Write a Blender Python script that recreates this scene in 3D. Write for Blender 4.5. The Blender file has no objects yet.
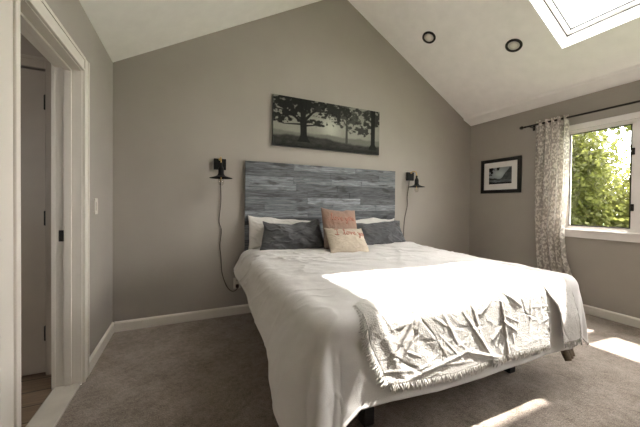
import bpy, bmesh, math, random
import numpy as np
from mathutils import Vector, Matrix

random.seed(7)
RNG = np.random.default_rng(11)
SC = bpy.context.scene
COL = SC.collection
PI = math.pi

# ------------------------------------------------------------------ dimensions (metres)
W = 4.6615            # back wall, left to right
E = 2.4378            # eave height
ZP = 3.7706           # ridge height
XM = W / 2
SL = (ZP - E) / XM
AN = math.atan(SL)
CA, SA = math.cos(AN), math.sin(AN)
YN = -5.2             # wall behind the camera

# ------------------------------------------------------------------ materials
MATS = {}


def nt(name):
    m = bpy.data.materials.new(name)
    m.use_nodes = True
    t = m.node_tree
    b = t.nodes['Principled BSDF']
    MATS[name] = m
    return m, t, b


def lin(c):
    return tuple(((v / 12.92) if v <= .04045 else ((v + .055) / 1.055) ** 2.4) for v in c)


def simple(name, col, rough=.5, metal=0., spec=.5, noise=0., nscale=8., bump=0., bscale=200., stretch=None, sheen=0.):
    """a principled material; col is linear; noise varies the colour, bump roughens the surface"""
    m, t, b = nt(name)
    b.inputs['Base Color'].default_value = (*col, 1)
    b.inputs['Roughness'].default_value = rough
    b.inputs['Metallic'].default_value = metal
    b.inputs['Specular IOR Level'].default_value = spec
    if sheen:
        b.inputs['Sheen Weight'].default_value = sheen
    tc = t.nodes.new('ShaderNodeTexCoord')
    vec = tc.outputs['Object']
    if stretch:
        mp = t.nodes.new('ShaderNodeMapping')
        mp.inputs['Scale'].default_value = stretch
        t.links.new(vec, mp.inputs['Vector'])
        vec = mp.outputs['Vector']
    if noise:
        n = t.nodes.new('ShaderNodeTexNoise')
        n.inputs['Scale'].default_value = nscale
        n.inputs['Detail'].default_value = 5
        t.links.new(vec, n.inputs['Vector'])
        r = t.nodes.new('ShaderNodeValToRGB')
        r.color_ramp.elements[0].position = .3
        r.color_ramp.elements[1].position = .7
        r.color_ramp.elements[0].color = (*[c * (1 - noise) for c in col], 1)
        r.color_ramp.elements[1].color = (*[min(1, c * (1 + noise)) for c in col], 1)
        t.links.new(n.outputs['Fac'], r.inputs['Fac'])
        t.links.new(r.outputs['Color'], b.inputs['Base Color'])
    if bump:
        n = t.nodes.new('ShaderNodeTexNoise')
        n.inputs['Scale'].default_value = bscale
        n.inputs['Detail'].default_value = 3
        t.links.new(vec, n.inputs['Vector'])
        bp = t.nodes.new('ShaderNodeBump')
        bp.inputs['Strength'].default_value = bump
        bp.inputs['Distance'].default_value = .01
        t.links.new(n.outputs['Fac'], bp.inputs['Height'])
        t.links.new(bp.outputs['Normal'], b.inputs['Normal'])
    return m


M_wall = simple('wall_paint', (.355, .325, .288), .6, spec=.3, noise=.03, nscale=3, bump=.08, bscale=160)
M_ceil = simple('ceiling_paint', (.86, .83, .80), .8, spec=.2, noise=.03, nscale=9, bump=.12, bscale=130)
M_trim = simple('white_trim_paint', (.68, .64, .575), .4, noise=.012, nscale=6)
M_bright = simple('skylight_white', (.86, .85, .83), .5, noise=.01, nscale=6)
M_wframe = simple('window_vinyl_white', (.8, .76, .73), .35, noise=.02, nscale=6)
M_black = simple('black_metal', (.007, .0065, .006), .6, metal=0., spec=.2, noise=.3, nscale=20)
M_bronze = simple('dark_bronze', (.014, .010, .007), .45, metal=.2, noise=.3, nscale=20)
M_brass = simple('brass', (.55, .36, .13), .3, metal=1., noise=.1, nscale=20)
M_frameblk = simple('black_picture_frame', (.008, .007, .006), .35, noise=.2, nscale=30)
M_mat = simple('mat_board', (.72, .7, .67), .8, noise=.02, nscale=40)
M_bedblk = simple('bed_frame_black', (.012, .011, .011), .45, noise=.2, nscale=20)
M_matt = simple('mattress_fabric', (.62, .59, .55), .9, noise=.04, nscale=30, bump=.1, bscale=120)
M_white = simple('white_cotton', (.62, .60, .585), .85, spec=.2, noise=.025, nscale=5, bump=.15, bscale=260, sheen=.2)
M_throw = simple('white_knit', (.62, .595, .565), .9, spec=.15, noise=.05, nscale=60, bump=.5, bscale=170, sheen=.2)
M_pilw = simple('pillow_white', (.62, .60, .57), .9, spec=.2, noise=.03, nscale=9, bump=.15, bscale=220)
M_grey = simple('charcoal_cotton', (.082, .084, .088), .85, spec=.2, noise=.12, nscale=9, bump=.25, bscale=260, sheen=.15)
M_cream = simple('cream_linen', (.49, .425, .34), .9, spec=.2, noise=.08, nscale=20, bump=.35, bscale=300)
M_ink = simple('red_thread', (.36, .12, .085), .8, noise=.15, nscale=40)
M_inkp = simple('pink_thread', (.36, .15, .105), .8, noise=.15, nscale=40)
M_plastic = simple('white_plastic', (.62, .58, .52), .3, noise=.02, nscale=20)
M_plasticd = simple('grey_plastic', (.25, .24, .23), .4, noise=.05, nscale=20)
M_cord = simple('brown_cord', (.035, .022, .015), .5, noise=.2, nscale=60)
M_door = simple('door_paint', (.40, .35, .29), .45, noise=.04, nscale=5)
M_thr = simple('threshold_marble', (.6, .56, .5), .25, noise=.08, nscale=7)
M_dark = simple('slot_black', (.01, .01, .01), .6, noise=.1, nscale=20)
M_bulb = simple('frosted_bulb', (.75, .7, .63), .3, noise=.02, nscale=20)
M_hall = simple('hall_paint', (.34, .30, .25), .7, noise=.03, nscale=4)
M_bark = simple('bark', (.09, .07, .05), .9, noise=.3, nscale=9, bump=.6, bscale=30)
M_lawn = simple('lawn', (.06, .12, .025), .95, noise=.4, nscale=3, bump=.5, bscale=60)


def pink_cushion_mat():
    m, t, b = nt('pink_beige_weave')
    tc = t.nodes.new('ShaderNodeTexCoord')
    sp = t.nodes.new('ShaderNodeSeparateXYZ')
    t.links.new(tc.outputs['Object'], sp.inputs['Vector'])
    n = t.nodes.new('ShaderNodeTexNoise')
    n.inputs['Scale'].default_value = 14
    t.links.new(tc.outputs['Object'], n.inputs['Vector'])
    a = t.nodes.new('ShaderNodeMath'); a.operation = 'MULTIPLY_ADD'
    a.inputs[1].default_value = .12
    t.links.new(n.outputs['Fac'], a.inputs[0])
    t.links.new(sp.outputs['Z'], a.inputs[2])
    r = t.nodes.new('ShaderNodeValToRGB')
    e = r.color_ramp.elements
    e[0].position = .10; e[0].color = (.23, .18, .14, 1)
    e[1].position = .52; e[1].color = (.25, .18, .138, 1)
    x = e.new(.24); x.color = (.235, .178, .14, 1)
    x = e.new(.36); x.color = (.30, .18, .132, 1)
    t.links.new(a.outputs[0], r.inputs['Fac'])
    t.links.new(r.outputs['Color'], b.inputs['Base Color'])
    b.inputs['Roughness'].default_value = .9
    w = t.nodes.new('ShaderNodeTexNoise'); w.inputs['Scale'].default_value = 260
    t.links.new(tc.outputs['Object'], w.inputs['Vector'])
    bp = t.nodes.new('ShaderNodeBump'); bp.inputs['Strength'].default_value = .35; bp.inputs['Distance'].default_value = .01
    t.links.new(w.outputs['Fac'], bp.inputs['Height'])
    t.links.new(bp.outputs['Normal'], b.inputs['Normal'])
    return m


M_pink = pink_cushion_mat()


def carpet_mat():
    m, t, b = nt('plush_carpet')
    tc = t.nodes.new('ShaderNodeTexCoord')
    n1 = t.nodes.new('ShaderNodeTexNoise'); n1.inputs['Scale'].default_value = 150; n1.inputs['Detail'].default_value = 2
    n2 = t.nodes.new('ShaderNodeTexNoise'); n2.inputs['Scale'].default_value = 5; n2.inputs['Detail'].default_value = 6
    n2.inputs['Roughness'].default_value = .65
    n3 = t.nodes.new('ShaderNodeTexNoise'); n3.inputs['Scale'].default_value = 32; n3.inputs['Detail'].default_value = 3
    for n in (n1, n2, n3):
        t.links.new(tc.outputs['Object'], n.inputs['Vector'])
    a = t.nodes.new('ShaderNodeMath'); a.operation = 'MULTIPLY_ADD'; a.inputs[1].default_value = .55
    t.links.new(n1.outputs['Fac'], a.inputs[0])
    k = t.nodes.new('ShaderNodeMath'); k.operation = 'MULTIPLY'; k.inputs[1].default_value = .45
    t.links.new(n2.outputs['Fac'], k.inputs[0])
    k3 = t.nodes.new('ShaderNodeMath'); k3.operation = 'MULTIPLY_ADD'; k3.inputs[1].default_value = .3
    t.links.new(n3.outputs['Fac'], k3.inputs[0]); t.links.new(k.outputs[0], k3.inputs[2])
    t.links.new(k3.outputs[0], a.inputs[2])
    r = t.nodes.new('ShaderNodeValToRGB')
    e = r.color_ramp.elements
    e[0].position = .42; e[0].color = (.055, .042, .031, 1)
    e[1].position = .9; e[1].color = (.43, .365, .32, 1)
    t.links.new(a.outputs[0], r.inputs['Fac'])
    t.links.new(r.outputs['Color'], b.inputs['Base Color'])
    b.inputs['Roughness'].default_value = 1
    b.inputs['Specular IOR Level'].default_value = .05
    b.inputs['Sheen Weight'].default_value = .5
    b.inputs['Sheen Tint'].default_value = (.8, .72, .64, 1)
    bp = t.nodes.new('ShaderNodeBump'); bp.inputs['Strength'].default_value = .8; bp.inputs['Distance'].default_value = .012
    t.links.new(a.outputs[0], bp.inputs['Height'])
    t.links.new(bp.outputs['Normal'], b.inputs['Normal'])
    return m


M_carpet = carpet_mat()


def wood_floor_mat():
    m, t, b = nt('dark_wood_planks')
    tc = t.nodes.new('ShaderNodeTexCoord')
    br = t.nodes.new('ShaderNodeTexBrick')
    br.inputs['Scale'].default_value = 1
    br.inputs['Brick Width'].default_value = 1.1
    br.inputs['Row Height'].default_value = .16
    br.inputs['Mortar Size'].default_value = .004
    br.inputs['Color1'].default_value = (.17, .115, .072, 1)
    br.inputs['Color2'].default_value = (.30, .215, .145, 1)
    br.inputs['Mortar'].default_value = (.03, .02, .014, 1)
    t.links.new(tc.outputs['Object'], br.inputs['Vector'])
    mp = t.nodes.new('ShaderNodeMapping'); mp.inputs['Scale'].default_value = (3, 45, 1)
    t.links.new(tc.outputs['Object'], mp.inputs['Vector'])
    n = t.nodes.new('ShaderNodeTexNoise'); n.inputs['Scale'].default_value = 1.5; n.inputs['Detail'].default_value = 6
    t.links.new(mp.outputs['Vector'], n.inputs['Vector'])
    mx = t.nodes.new('ShaderNodeMix'); mx.data_type = 'RGBA'; mx.blend_type = 'MULTIPLY'
    mx.inputs['Factor'].default_value = .7
    t.links.new(br.outputs['Color'], mx.inputs['A'])
    r = t.nodes.new('ShaderNodeValToRGB'); r.color_ramp.elements[0].position = .3; r.color_ramp.elements[0].color = (.4, .4, .4, 1)
    r.color_ramp.elements[1].position = .7
    t.links.new(n.outputs['Fac'], r.inputs['Fac'])
    t.links.new(r.outputs['Color'], mx.inputs['B'])
    t.links.new(mx.outputs['Result'], b.inputs['Base Color'])
    b.inputs['Roughness'].default_value = .35
    return m


M_wood = wood_floor_mat()


def headboard_mat(i, tone):
    """weathered grey-blue plank, grain running along x"""
    m, t, b = nt('weathered_plank_%d' % i)
    tc = t.nodes.new('ShaderNodeTexCoord')
    mp = t.nodes.new('ShaderNodeMapping')
    mp.inputs['Scale'].default_value = (2.2, 1, 26)
    mp.inputs['Location'].default_value = (i * 3.1, 0, i * 1.7)
    t.links.new(tc.outputs['Object'], mp.inputs['Vector'])
    n = t.nodes.new('ShaderNodeTexNoise'); n.inputs['Scale'].default_value = 2.2; n.inputs['Detail'].default_value = 8
    n.inputs['Roughness'].default_value = .7
    n.inputs['Distortion'].default_value = .6
    t.links.new(mp.outputs['Vector'], n.inputs['Vector'])
    r = t.nodes.new('ShaderNodeValToRGB')
    e = r.color_ramp.elements
    e[0].position = .27; e[0].color = (.032 * tone, .033 * tone, .034 * tone, 1)
    e[1].position = .75; e[1].color = (.32 * tone, .335 * tone, .345 * tone, 1)
    x = e.new(.45); x.color = (.115 * tone, .124 * tone, .134 * tone, 1)
    x = e.new(.58); x.color = (.19 * tone, .204 * tone, .218 * tone, 1)
    t.links.new(n.outputs['Fac'], r.inputs['Fac'])
    # knots and worn dark blotches
    mp2 = t.nodes.new('ShaderNodeMapping'); mp2.inputs['Scale'].default_value = (2.6, 1, 8)
    mp2.inputs['Location'].default_value = (i * 1.3, 0, i * 2.9)
    t.links.new(tc.outputs['Object'], mp2.inputs['Vector'])
    v = t.nodes.new('ShaderNodeTexNoise'); v.inputs['Scale'].default_value = 1.7; v.inputs['Detail'].default_value = 5
    t.links.new(mp2.outputs['Vector'], v.inputs['Vector'])
    r2 = t.nodes.new('ShaderNodeValToRGB')
    r2.color_ramp.elements[0].position = .35; r2.color_ramp.elements[0].color = (.35, .33, .31, 1)
    r2.color_ramp.elements[1].position = .45; r2.color_ramp.elements[1].color = (1, 1, 1, 1)
    t.links.new(v.outputs['Fac'], r2.inputs['Fac'])
    mx = t.nodes.new('ShaderNodeMix'); mx.data_type = 'RGBA'; mx.blend_type = 'MULTIPLY'; mx.inputs['Factor'].default_value = .9
    t.links.new(r.outputs['Color'], mx.inputs['A']); t.links.new(r2.outputs['Color'], mx.inputs['B'])
    t.links.new(mx.outputs['Result'], b.inputs['Base Color'])
    b.inputs['Roughness'].default_value = .75
    bp = t.nodes.new('ShaderNodeBump'); bp.inputs['Strength'].default_value = .3; bp.inputs['Distance'].default_value = .005
    t.links.new(n.outputs['Fac'], bp.inputs['Height']); t.links.new(bp.outputs['Normal'], b.inputs['Normal'])
    return m


M_planks = [headboard_mat(i, tn) for i, tn in enumerate((.7, .95, 1.22, 1.65, .55))]


def glass_mat(name, refl=.06, tint=(1, 1, 1), rough=0.02):
    m = bpy.data.materials.new(name); m.use_nodes = True
    t = m.node_tree
    for n in list(t.nodes):
        if n.type != 'OUTPUT_MATERIAL':
            t.nodes.remove(n)
    out = [n for n in t.nodes if n.type == 'OUTPUT_MATERIAL'][0]
    tr = t.nodes.new('ShaderNodeBsdfTransparent'); tr.inputs['Color'].default_value = (*tint, 1)
    gl = t.nodes.new('ShaderNodeBsdfGlossy'); gl.inputs['Roughness'].default_value = rough
    mx = t.nodes.new('ShaderNodeMixShader')
    lwt = t.nodes.new('ShaderNodeLayerWeight'); lwt.inputs['Blend'].default_value = .5
    pw_ = t.nodes.new('ShaderNodeMath'); pw_.operation = 'POWER'; pw_.inputs[1].default_value = 5
    t.links.new(lwt.outputs['Facing'], pw_.inputs[0])
    mm = t.nodes.new('ShaderNodeMath'); mm.operation = 'MULTIPLY_ADD'; mm.inputs[1].default_value = .5; mm.inputs[2].default_value = refl * .5
    t.links.new(pw_.outputs[0], mm.inputs[0])
    t.links.new(mm.outputs[0], mx.inputs['Fac'])
    t.links.new(tr.outputs[0], mx.inputs[1]); t.links.new(gl.outputs[0], mx.inputs[2])
    t.links.new(mx.outputs[0], out.inputs['Surface'])
    return m


M_glass = glass_mat('window_glass', .04)
M_bulbglass = glass_mat('bulb_glass', .10, (.93, .92, .9))


def vcol_mat(name, rough=.6):
    m, t, b = nt(name)
    a = t.nodes.new('ShaderNodeVertexColor'); a.layer_name = 'paint'
    t.links.new(a.outputs['Color'], b.inputs['Base Color'])
    b.inputs['Roughness'].default_value = rough
    b.inputs['Specular IOR Level'].default_value = .2
    return m


M_canvas = vcol_mat('printed_canvas', .7)
M_print = vcol_mat('printed_paper', .5)


def curtain_mat():
    m = bpy.data.materials.new('floral_sheer'); m.use_nodes = True
    t = m.node_tree
    b = t.nodes['Principled BSDF']; out = t.nodes['Material Output']
    tc = t.nodes.new('ShaderNodeTexCoord')
    v = t.nodes.new('ShaderNodeTexVoronoi'); v.inputs['Scale'].default_value = 34; v.inputs['Randomness'].default_value = 1
    n = t.nodes.new('ShaderNodeTexNoise'); n.inputs['Scale'].default_value = 30; n.inputs['Detail'].default_value = 4
    n2 = t.nodes.new('ShaderNodeTexNoise'); n2.inputs['Scale'].default_value = 9; n2.inputs['Detail'].default_value = 2
    # the pattern lies in the cloth's own unfolded coordinates (UV)
    uv = t.nodes.new('ShaderNodeUVMap')
    for k in (v, n, n2):
        t.links.new(uv.outputs['UV'], k.inputs['Vector'])
    a = t.nodes.new('ShaderNodeMath'); a.operation = 'MULTIPLY_ADD'; a.inputs[1].default_value = .45
    t.links.new(v.outputs['Distance'], a.inputs[0]); t.links.new(n.outputs['Fac'], a.inputs[2])
    a2 = t.nodes.new('ShaderNodeMath'); a2.operation = 'MULTIPLY_ADD'; a2.inputs[1].default_value = .35
    t.links.new(n2.outputs['Fac'], a2.inputs[0]); t.links.new(a.outputs[0], a2.inputs[2])
    r = t.nodes.new('ShaderNodeValToRGB')
    e = r.color_ramp.elements
    e[0].position = .83; e[0].color = (.80, .76, .70, 1)
    e[1].position = .95; e[1].color = (.46, .42, .375, 1)
    t.links.new(a2.outputs[0], r.inputs['Fac'])
    t.links.new(r.outputs['Color'], b.inputs['Base Color'])
    b.inputs['Roughness'].default_value = .9
    tl = t.nodes.new('ShaderNodeBsdfTranslucent')
    t.links.new(r.outputs['Color'], tl.inputs['Color'])
    mx = t.nodes.new('ShaderNodeMixShader'); mx.inputs['Fac'].default_value = .35
    t.links.new(b.outputs[0], mx.inputs[1]); t.links.new(tl.outputs[0], mx.inputs[2])
    t.links.new(mx.outputs[0], out.inputs['Surface'])
    return m


M_curtain = curtain_mat()


def leaf_mat(name, col):
    m = bpy.data.materials.new(name); m.use_nodes = True
    t = m.node_tree
    b = t.nodes['Principled BSDF']; out = t.nodes['Material Output']
    tc = t.nodes.new('ShaderNodeTexCoord')
    n = t.nodes.new('ShaderNodeTexNoise'); n.inputs['Scale'].default_value = 3.5; n.inputs['Detail'].default_value = 4
    t.links.new(tc.outputs['Object'], n.inputs['Vector'])
    r = t.nodes.new('ShaderNodeValToRGB')
    r.color_ramp.elements[0].position = .35; r.color_ramp.elements[0].color = (*[c * .6 for c in col], 1)
    r.color_ramp.elements[1].position = .68; r.color_ramp.elements[1].color = (*[c * 1.4 for c in col], 1)
    t.links.new(n.outputs['Fac'], r.inputs['Fac'])
    t.links.new(r.outputs['Color'], b.inputs['Base Color'])
    b.inputs['Roughness'].default_value = .55
    tl = t.nodes.new('ShaderNodeBsdfTranslucent')
    t.links.new(r.outputs['Color'], tl.inputs['Color'])
    mx = t.nodes.new('ShaderNodeMixShader'); mx.inputs['Fac'].default_value = .55
    t.links.new(b.outputs[0], mx.inputs[1]); t.links.new(tl.outputs[0], mx.inputs[2])
    t.links.new(mx.outputs[0], out.inputs['Surface'])
    return m


M_leaf = [leaf_mat('leaf_green', (.13, .14, .036)), leaf_mat('leaf_yellow_green', (.2, .21, .055)),
          leaf_mat('leaf_olive', (.085, .105, .032))]


# ------------------------------------------------------------------ mesh helpers
class MB:
    """collects shapes in world coordinates, then links them as one mesh"""

    def __init__(self):
        self.v = []; self.f = []; self.mi = []; self.smooth = []

    def add(self, vs, fs, mi=0, smooth=False):
        o = len(self.v)
        self.v.extend([tuple(p) for p in vs])
        self.f.extend([tuple(i + o for i in q) for q in fs])
        self.mi.extend([mi] * len(fs)); self.smooth.extend([smooth] * len(fs))
        return self

    def box(self, x0, x1, y0, y1, z0, z1, mi=0, bev=0.0, M=None):
        bm = bmesh.new()
        bmesh.ops.create_cube(bm, size=1)
        for v in bm.verts:
            v.co = ((x0 + x1) / 2 + v.co.x * (x1 - x0), (y0 + y1) / 2 + v.co.y * (y1 - y0), (z0 + z1) / 2 + v.co.z * (z1 - z0))
        if bev:
            bmesh.ops.bevel(bm, geom=list(bm.edges), offset=bev, segments=2, profile=.5, affect='EDGES')
        if M is not None:
            bmesh.ops.transform(bm, matrix=M, verts=bm.verts)
        bm.verts.index_update()
        self.add([v.co[:] for v in bm.verts], [[v.index for v in f.verts] for f in bm.faces], mi)
        bm.free()
        return self

    def lathe(self, prof, centre=(0, 0, 0), n=24, M=None, mi=0, smooth=True):
        """profile of (r, z) pairs turned about z"""
        vs = []
        for r, z in prof:
            for k in range(n):
                a = 2 * PI * k / n
                vs.append(Vector((r * math.cos(a), r * math.sin(a), z)))
        if M is not None:
            vs = [M @ v for v in vs]
        vs = [v + Vector(centre) for v in vs]
        fs = []
        for i in range(len(prof) - 1):
            for k in range(n):
                fs.append((i * n + k, i * n + (k + 1) % n, (i + 1) * n + (k + 1) % n, (i + 1) * n + k))
        if prof[0][0] > 1e-4:
            fs.append(tuple(reversed(range(n))))
        if prof[-1][0] > 1e-4:
            fs.append(tuple(range((len(prof) - 1) * n, len(prof) * n)))
        return self.add(vs, fs, mi, smooth)

    def tube(self, pts, r, n=8, mi=0):
        pts = [Vector(p) for p in pts]
        rs = r if isinstance(r, (list, tuple)) else [r] * len(pts)
        vs, fs = [], []
        ref = None
        for i, p in enumerate(pts):
            d = (pts[min(i + 1, len(pts) - 1)] - pts[max(i - 1, 0)])
            d.normalize()
            if ref is None:
                ref = Vector((0, 0, 1)) if abs(d.z) < .9 else Vector((1, 0, 0))
            s = d.cross(ref).normalized(); ref = s.cross(d).normalized()
            for k in range(n):
                a = 2 * PI * k / n
                vs.append(p + rs[i] * (math.cos(a) * s + math.sin(a) * ref))
        for i in range(len(pts) - 1):
            for k in range(n):
                fs.append((i * n + k, i * n + (k + 1) % n, (i + 1) * n + (k + 1) % n, (i + 1) * n + k))
        fs.append(tuple(reversed(range(n)))); fs.append(tuple(range((len(pts) - 1) * n, len(pts) * n)))
        return self.add(vs, fs, mi, True)

    def build(self, name, mat, parent=None, origin=None):
        mats = mat if isinstance(mat, (list, tuple)) else [mat]
        if parent is not None:
            o0 = origin if origin is not None else (0, 0, 0)
            # the parents stand unrotated while their parts are built
            base = world_loc(parent)
            off = tuple(base[i] + o0[i] for i in range(3))
        else:
            off = origin if origin is not None else (0, 0, 0)
            o0 = off
        me = bpy.data.meshes.new(name)
        me.from_pydata([(p[0] - off[0], p[1] - off[1], p[2] - off[2]) for p in self.v], [], self.f)
        for m in mats:
            me.materials.append(m)
        me.polygons.foreach_set('material_index', self.mi)
        me.polygons.foreach_set('use_smooth', self.smooth)
        bm = bmesh.new(); bm.from_mesh(me)
        bmesh.ops.recalc_face_normals(bm, faces=bm.faces)
        bm.to_mesh(me); bm.free()
        me.update()
        ob = bpy.data.objects.new(name, me)
        COL.objects.link(ob)
        ob.parent = parent
        ob.location = o0
        return ob


def world_loc(o):
    x = Vector((0, 0, 0))
    while o is not None:
        x += Vector(o.location); o = o.parent
    return x


def tag(o, label=None, cat=None, group=None, kind=None):
    if label: o['label'] = label
    if cat: o['category'] = cat
    if group: o['group'] = group
    if kind: o['kind'] = kind
    return o


def empty(name, loc, label=None, cat=None, group=None, kind=None):
    o = bpy.data.objects.new(name, None)
    o.empty_display_size = .1
    COL.objects.link(o); o.location = loc
    return tag(o, label, cat, group, kind)


def copy_tree(root):
    new = root.copy(); COL.objects.link(new)
    kids = [c for c in COL.objects if c.parent == root]
    for ch in kids:
        c = ch.copy(); COL.objects.link(c); c.parent = new
        for g in [q for q in COL.objects if q.parent == ch]:
            d = g.copy(); COL.objects.link(d); d.parent = c
    return new


def struct(name, mb, mat, parent=None, origin=None):
    o = mb.build(name, mat, parent, origin)
    if parent is None:
        o['kind'] = 'structure'
    return o


# numpy value noise
def make_noise(seed, n=64):
    g = np.random.default_rng(seed).random((n, n)) * 2 - 1

    def f(x, y):
        x = np.asarray(x, float); y = np.asarray(y, float)
        xi = np.floor(x).astype(int); yi = np.floor(y).astype(int)
        u = x - xi; v = y - yi
        u = u * u * u * (u * (u * 6 - 15) + 10); v = v * v * v * (v * (v * 6 - 15) + 10)
        a = g[xi % n, yi % n]; b = g[(xi + 1) % n, yi % n]; c = g[xi % n, (yi + 1) % n]; d = g[(xi + 1) % n, (yi + 1) % n]
        return (a * (1 - u) + b * u) * (1 - v) + (c * (1 - u) + d * u) * v
    return f


def fbm(f, x, y, o=4):
    s = 0; a = 1; t = 0
    for k in range(o):
        s = s + a * f(x * 2 ** k + 17.3 * k, y * 2 ** k + 5.1 * k); t += a; a *= .5
    return s / t


def sstep(a, b, x):
    t = np.clip((x - a) / (b - a), 0, 1)
    return t * t * (3 - 2 * t)


def grid_faces(nx, ny, keep=None):
    fs = []
    for i in range(nx - 1):
        for j in range(ny - 1):
            if keep is None or (keep[i, j] and keep[i + 1, j] and keep[i, j + 1] and keep[i + 1, j + 1]):
                fs.append((i * ny + j, (i + 1) * ny + j, (i + 1) * ny + j + 1, i * ny + j + 1))
    return fs


# ================================================================== ROOM
T = .13   # wall thickness
# floor of the bedroom (carpet) and of the hall (wood)
struct('floor', MB().box(0, W + .0, YN, 0, -.08, 0), M_carpet)
struct('floor_hall', MB().box(-2.2, -.135, -2.6, -.45, -.08, 0.0), M_wood)
struct('wall_back', MB().add([(-T, 0, 0), (W + T, 0, 0), (W + T, 0, E - SL * T), (XM, 0, ZP), (-T, 0, E - SL * T),
                              (-T, T, 0), (W + T, T, 0), (W + T, T, E - SL * T), (XM, T, ZP), (-T, T, E - SL * T)],
                             [(0, 1, 2, 3, 4), (9, 8, 7, 6, 5), (0, 5, 6, 1), (1, 6, 7, 2), (2, 7, 8, 3), (3, 8, 9, 4), (4, 9, 5, 0)]), M_wall)
nw = MB()
nw.box(-T, W + T, YN - T, YN, 0, E)
nw.add([(-T, y, E) for y in (YN - T, YN)] + [(XM, y, ZP) for y in (YN - T, YN)] + [(W + T, y, E) for y in (YN - T, YN)],
       [(0, 2, 4), (1, 5, 3), (0, 1, 3, 2), (2, 3, 5, 4), (0, 4, 5, 1)])
struct('wall_near', nw, M_wall)
# left wall with the doorway
DY0, DY1, DZ = -1.58, -.822, 2.035
wl = MB()
wl.box(-T, 0, YN, DY0, 0, E); wl.box(-T, 0, DY1, 0, 0, E); wl.box(-T, 0, DY0, DY1, DZ, E)
struct('wall_left', wl, M_wall)
# right wall with the window opening
WY0, WY1, WZ0, WZ1 = -3.75, -1.215, .925, 2.065  # near end, out of view, lengthened to let in more daylight
wr = MB()
wr.box(W, W + T, WY1, 0, 0, E); wr.box(W, W + T, YN, WY0, 0, E)
wr.box(W, W + T, WY0, WY1, 0, WZ0); wr.box(W, W + T, WY0, WY1, WZ1, E)
struct('wall_right', wr, M_wall)

# ceiling: two slopes of .2 m, the right one open for the skylight
SKU0, SKU1, SKY0, SKY1, SKT = .682, 2.14, -2.325, -1.482, .21


def slope_pt(u, y, n):        # right slope: u up the slope from the eave, n outwards
    return (W - CA * u + SA * n, y, E + SA * u + CA * n)


def slope_box(mb, u0, u1, y0, y1, n0, n1, mi=0):
    p = [slope_pt(u, y, n) for n in (n0, n1) for y in (y0, y1) for u in (u0, u1)]
    mb.add(p, [(0, 1, 3, 2), (4, 6, 7, 5), (0, 4, 5, 1), (2, 3, 7, 6), (0, 2, 6, 4), (1, 5, 7, 3)], mi)


ce = MB()
UM = XM / CA
UE = -.15
slope_box(ce, UE, SKU0, YN, 0, 0, SKT)
slope_box(ce, SKU1, UM, YN, 0, 0, SKT)
for (y0, y1) in ((YN, SKY0), (SKY1, 0)):
    slope_box(ce, SKU0, SKU1, y0, y1, 0, SKT)
n0 = len(ce.v)
tmp = MB(); slope_box(tmp, UE, UM, YN, 0, 0, SKT)
ce.add([(W - p[0], p[1], p[2]) for p in tmp.v], tmp.f)
ceil = struct('ceiling', ce, M_ceil)
# the shallow taped band along the foot of the right slope
bd = MB()
bd.add([slope_pt(0, YN, 0), slope_pt(0, -.0, 0), slope_pt(.20, -.0, -.0), slope_pt(.20, YN, -.0),
        (W, YN, E - .0), (W, 0, E - .0), slope_pt(.175, 0, -.018), slope_pt(.175, YN, -.018)],
       [(4, 5, 6, 7), (7, 6, 2, 3)])
struct('trim_1', bd, M_ceil)

# skylight: shaft lining, sash frame and pane
def skylight(name, SKY0, SKY1):
    sky = empty(name, slope_pt((SKU0 + SKU1) / 2, (SKY0 + SKY1) / 2, 0), kind='structure')
    sh = MB(); th = .012
    slope_box(sh, SKU0, SKU0 + th, SKY0, SKY1, -.002, SKT); slope_box(sh, SKU1 - th, SKU1, SKY0, SKY1, -.002, SKT)
    slope_box(sh, SKU0 + th, SKU1 - th, SKY0, SKY0 + th, -.002, SKT); slope_box(sh, SKU0 + th, SKU1 - th, SKY1 - th, SKY1, -.002, SKT)
    sh.build('shaft_lining', M_bright, sky)
    sf = MB(); a0, a1, b0, b1 = SKU0 + th, SKU1 - th, SKY0 + th, SKY1 - th; fw = .035
    for (q0, q1, y0, y1) in ((a0, a0 + fw, b0, b1), (a1 - fw, a1, b0, b1), (a0 + fw, a1 - fw, b0, b0 + fw), (a0 + fw, a1 - fw, b1 - fw, b1)):
        slope_box(sf, q0, q1, y0, y1, SKT - .045, SKT + .02)
    sf.build('sash_frame', M_bright, sky)
    sl_ = MB()
    for (q0, q1, y0, y1) in ((a0, a0 + .006, b0, b1), (a1 - .006, a1, b0, b1), (a0, a1, b0, b0 + .006), (a0, a1, b1 - .006, b1)):
        slope_box(sl_, q0, q1, y0, y1, SKT - .049, SKT - .0452)
    sl_.build('seal', M_dark, sky)
    sg = MB(); a0 += fw; a1 -= fw; b0 += fw; b1 -= fw
    for (q0, q1, y0, y1) in ((a0, a0 + .007, b0, b1), (a1 - .007, a1, b0, b1), (a0, a1, b0, b0 + .007), (a0, a1, b1 - .007, b1)):
        slope_box(sg, q0, q1, y0, y1, SKT - .02, SKT + .0)
    sg.build('gasket', M_dark, sky)
    gp = MB(); slope_box(gp, a0, a1, b0, b1, SKT - .004, SKT)
    gp.build('pane', M_glass, sky)


skylight('window_2', SKY0, SKY1)

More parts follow.
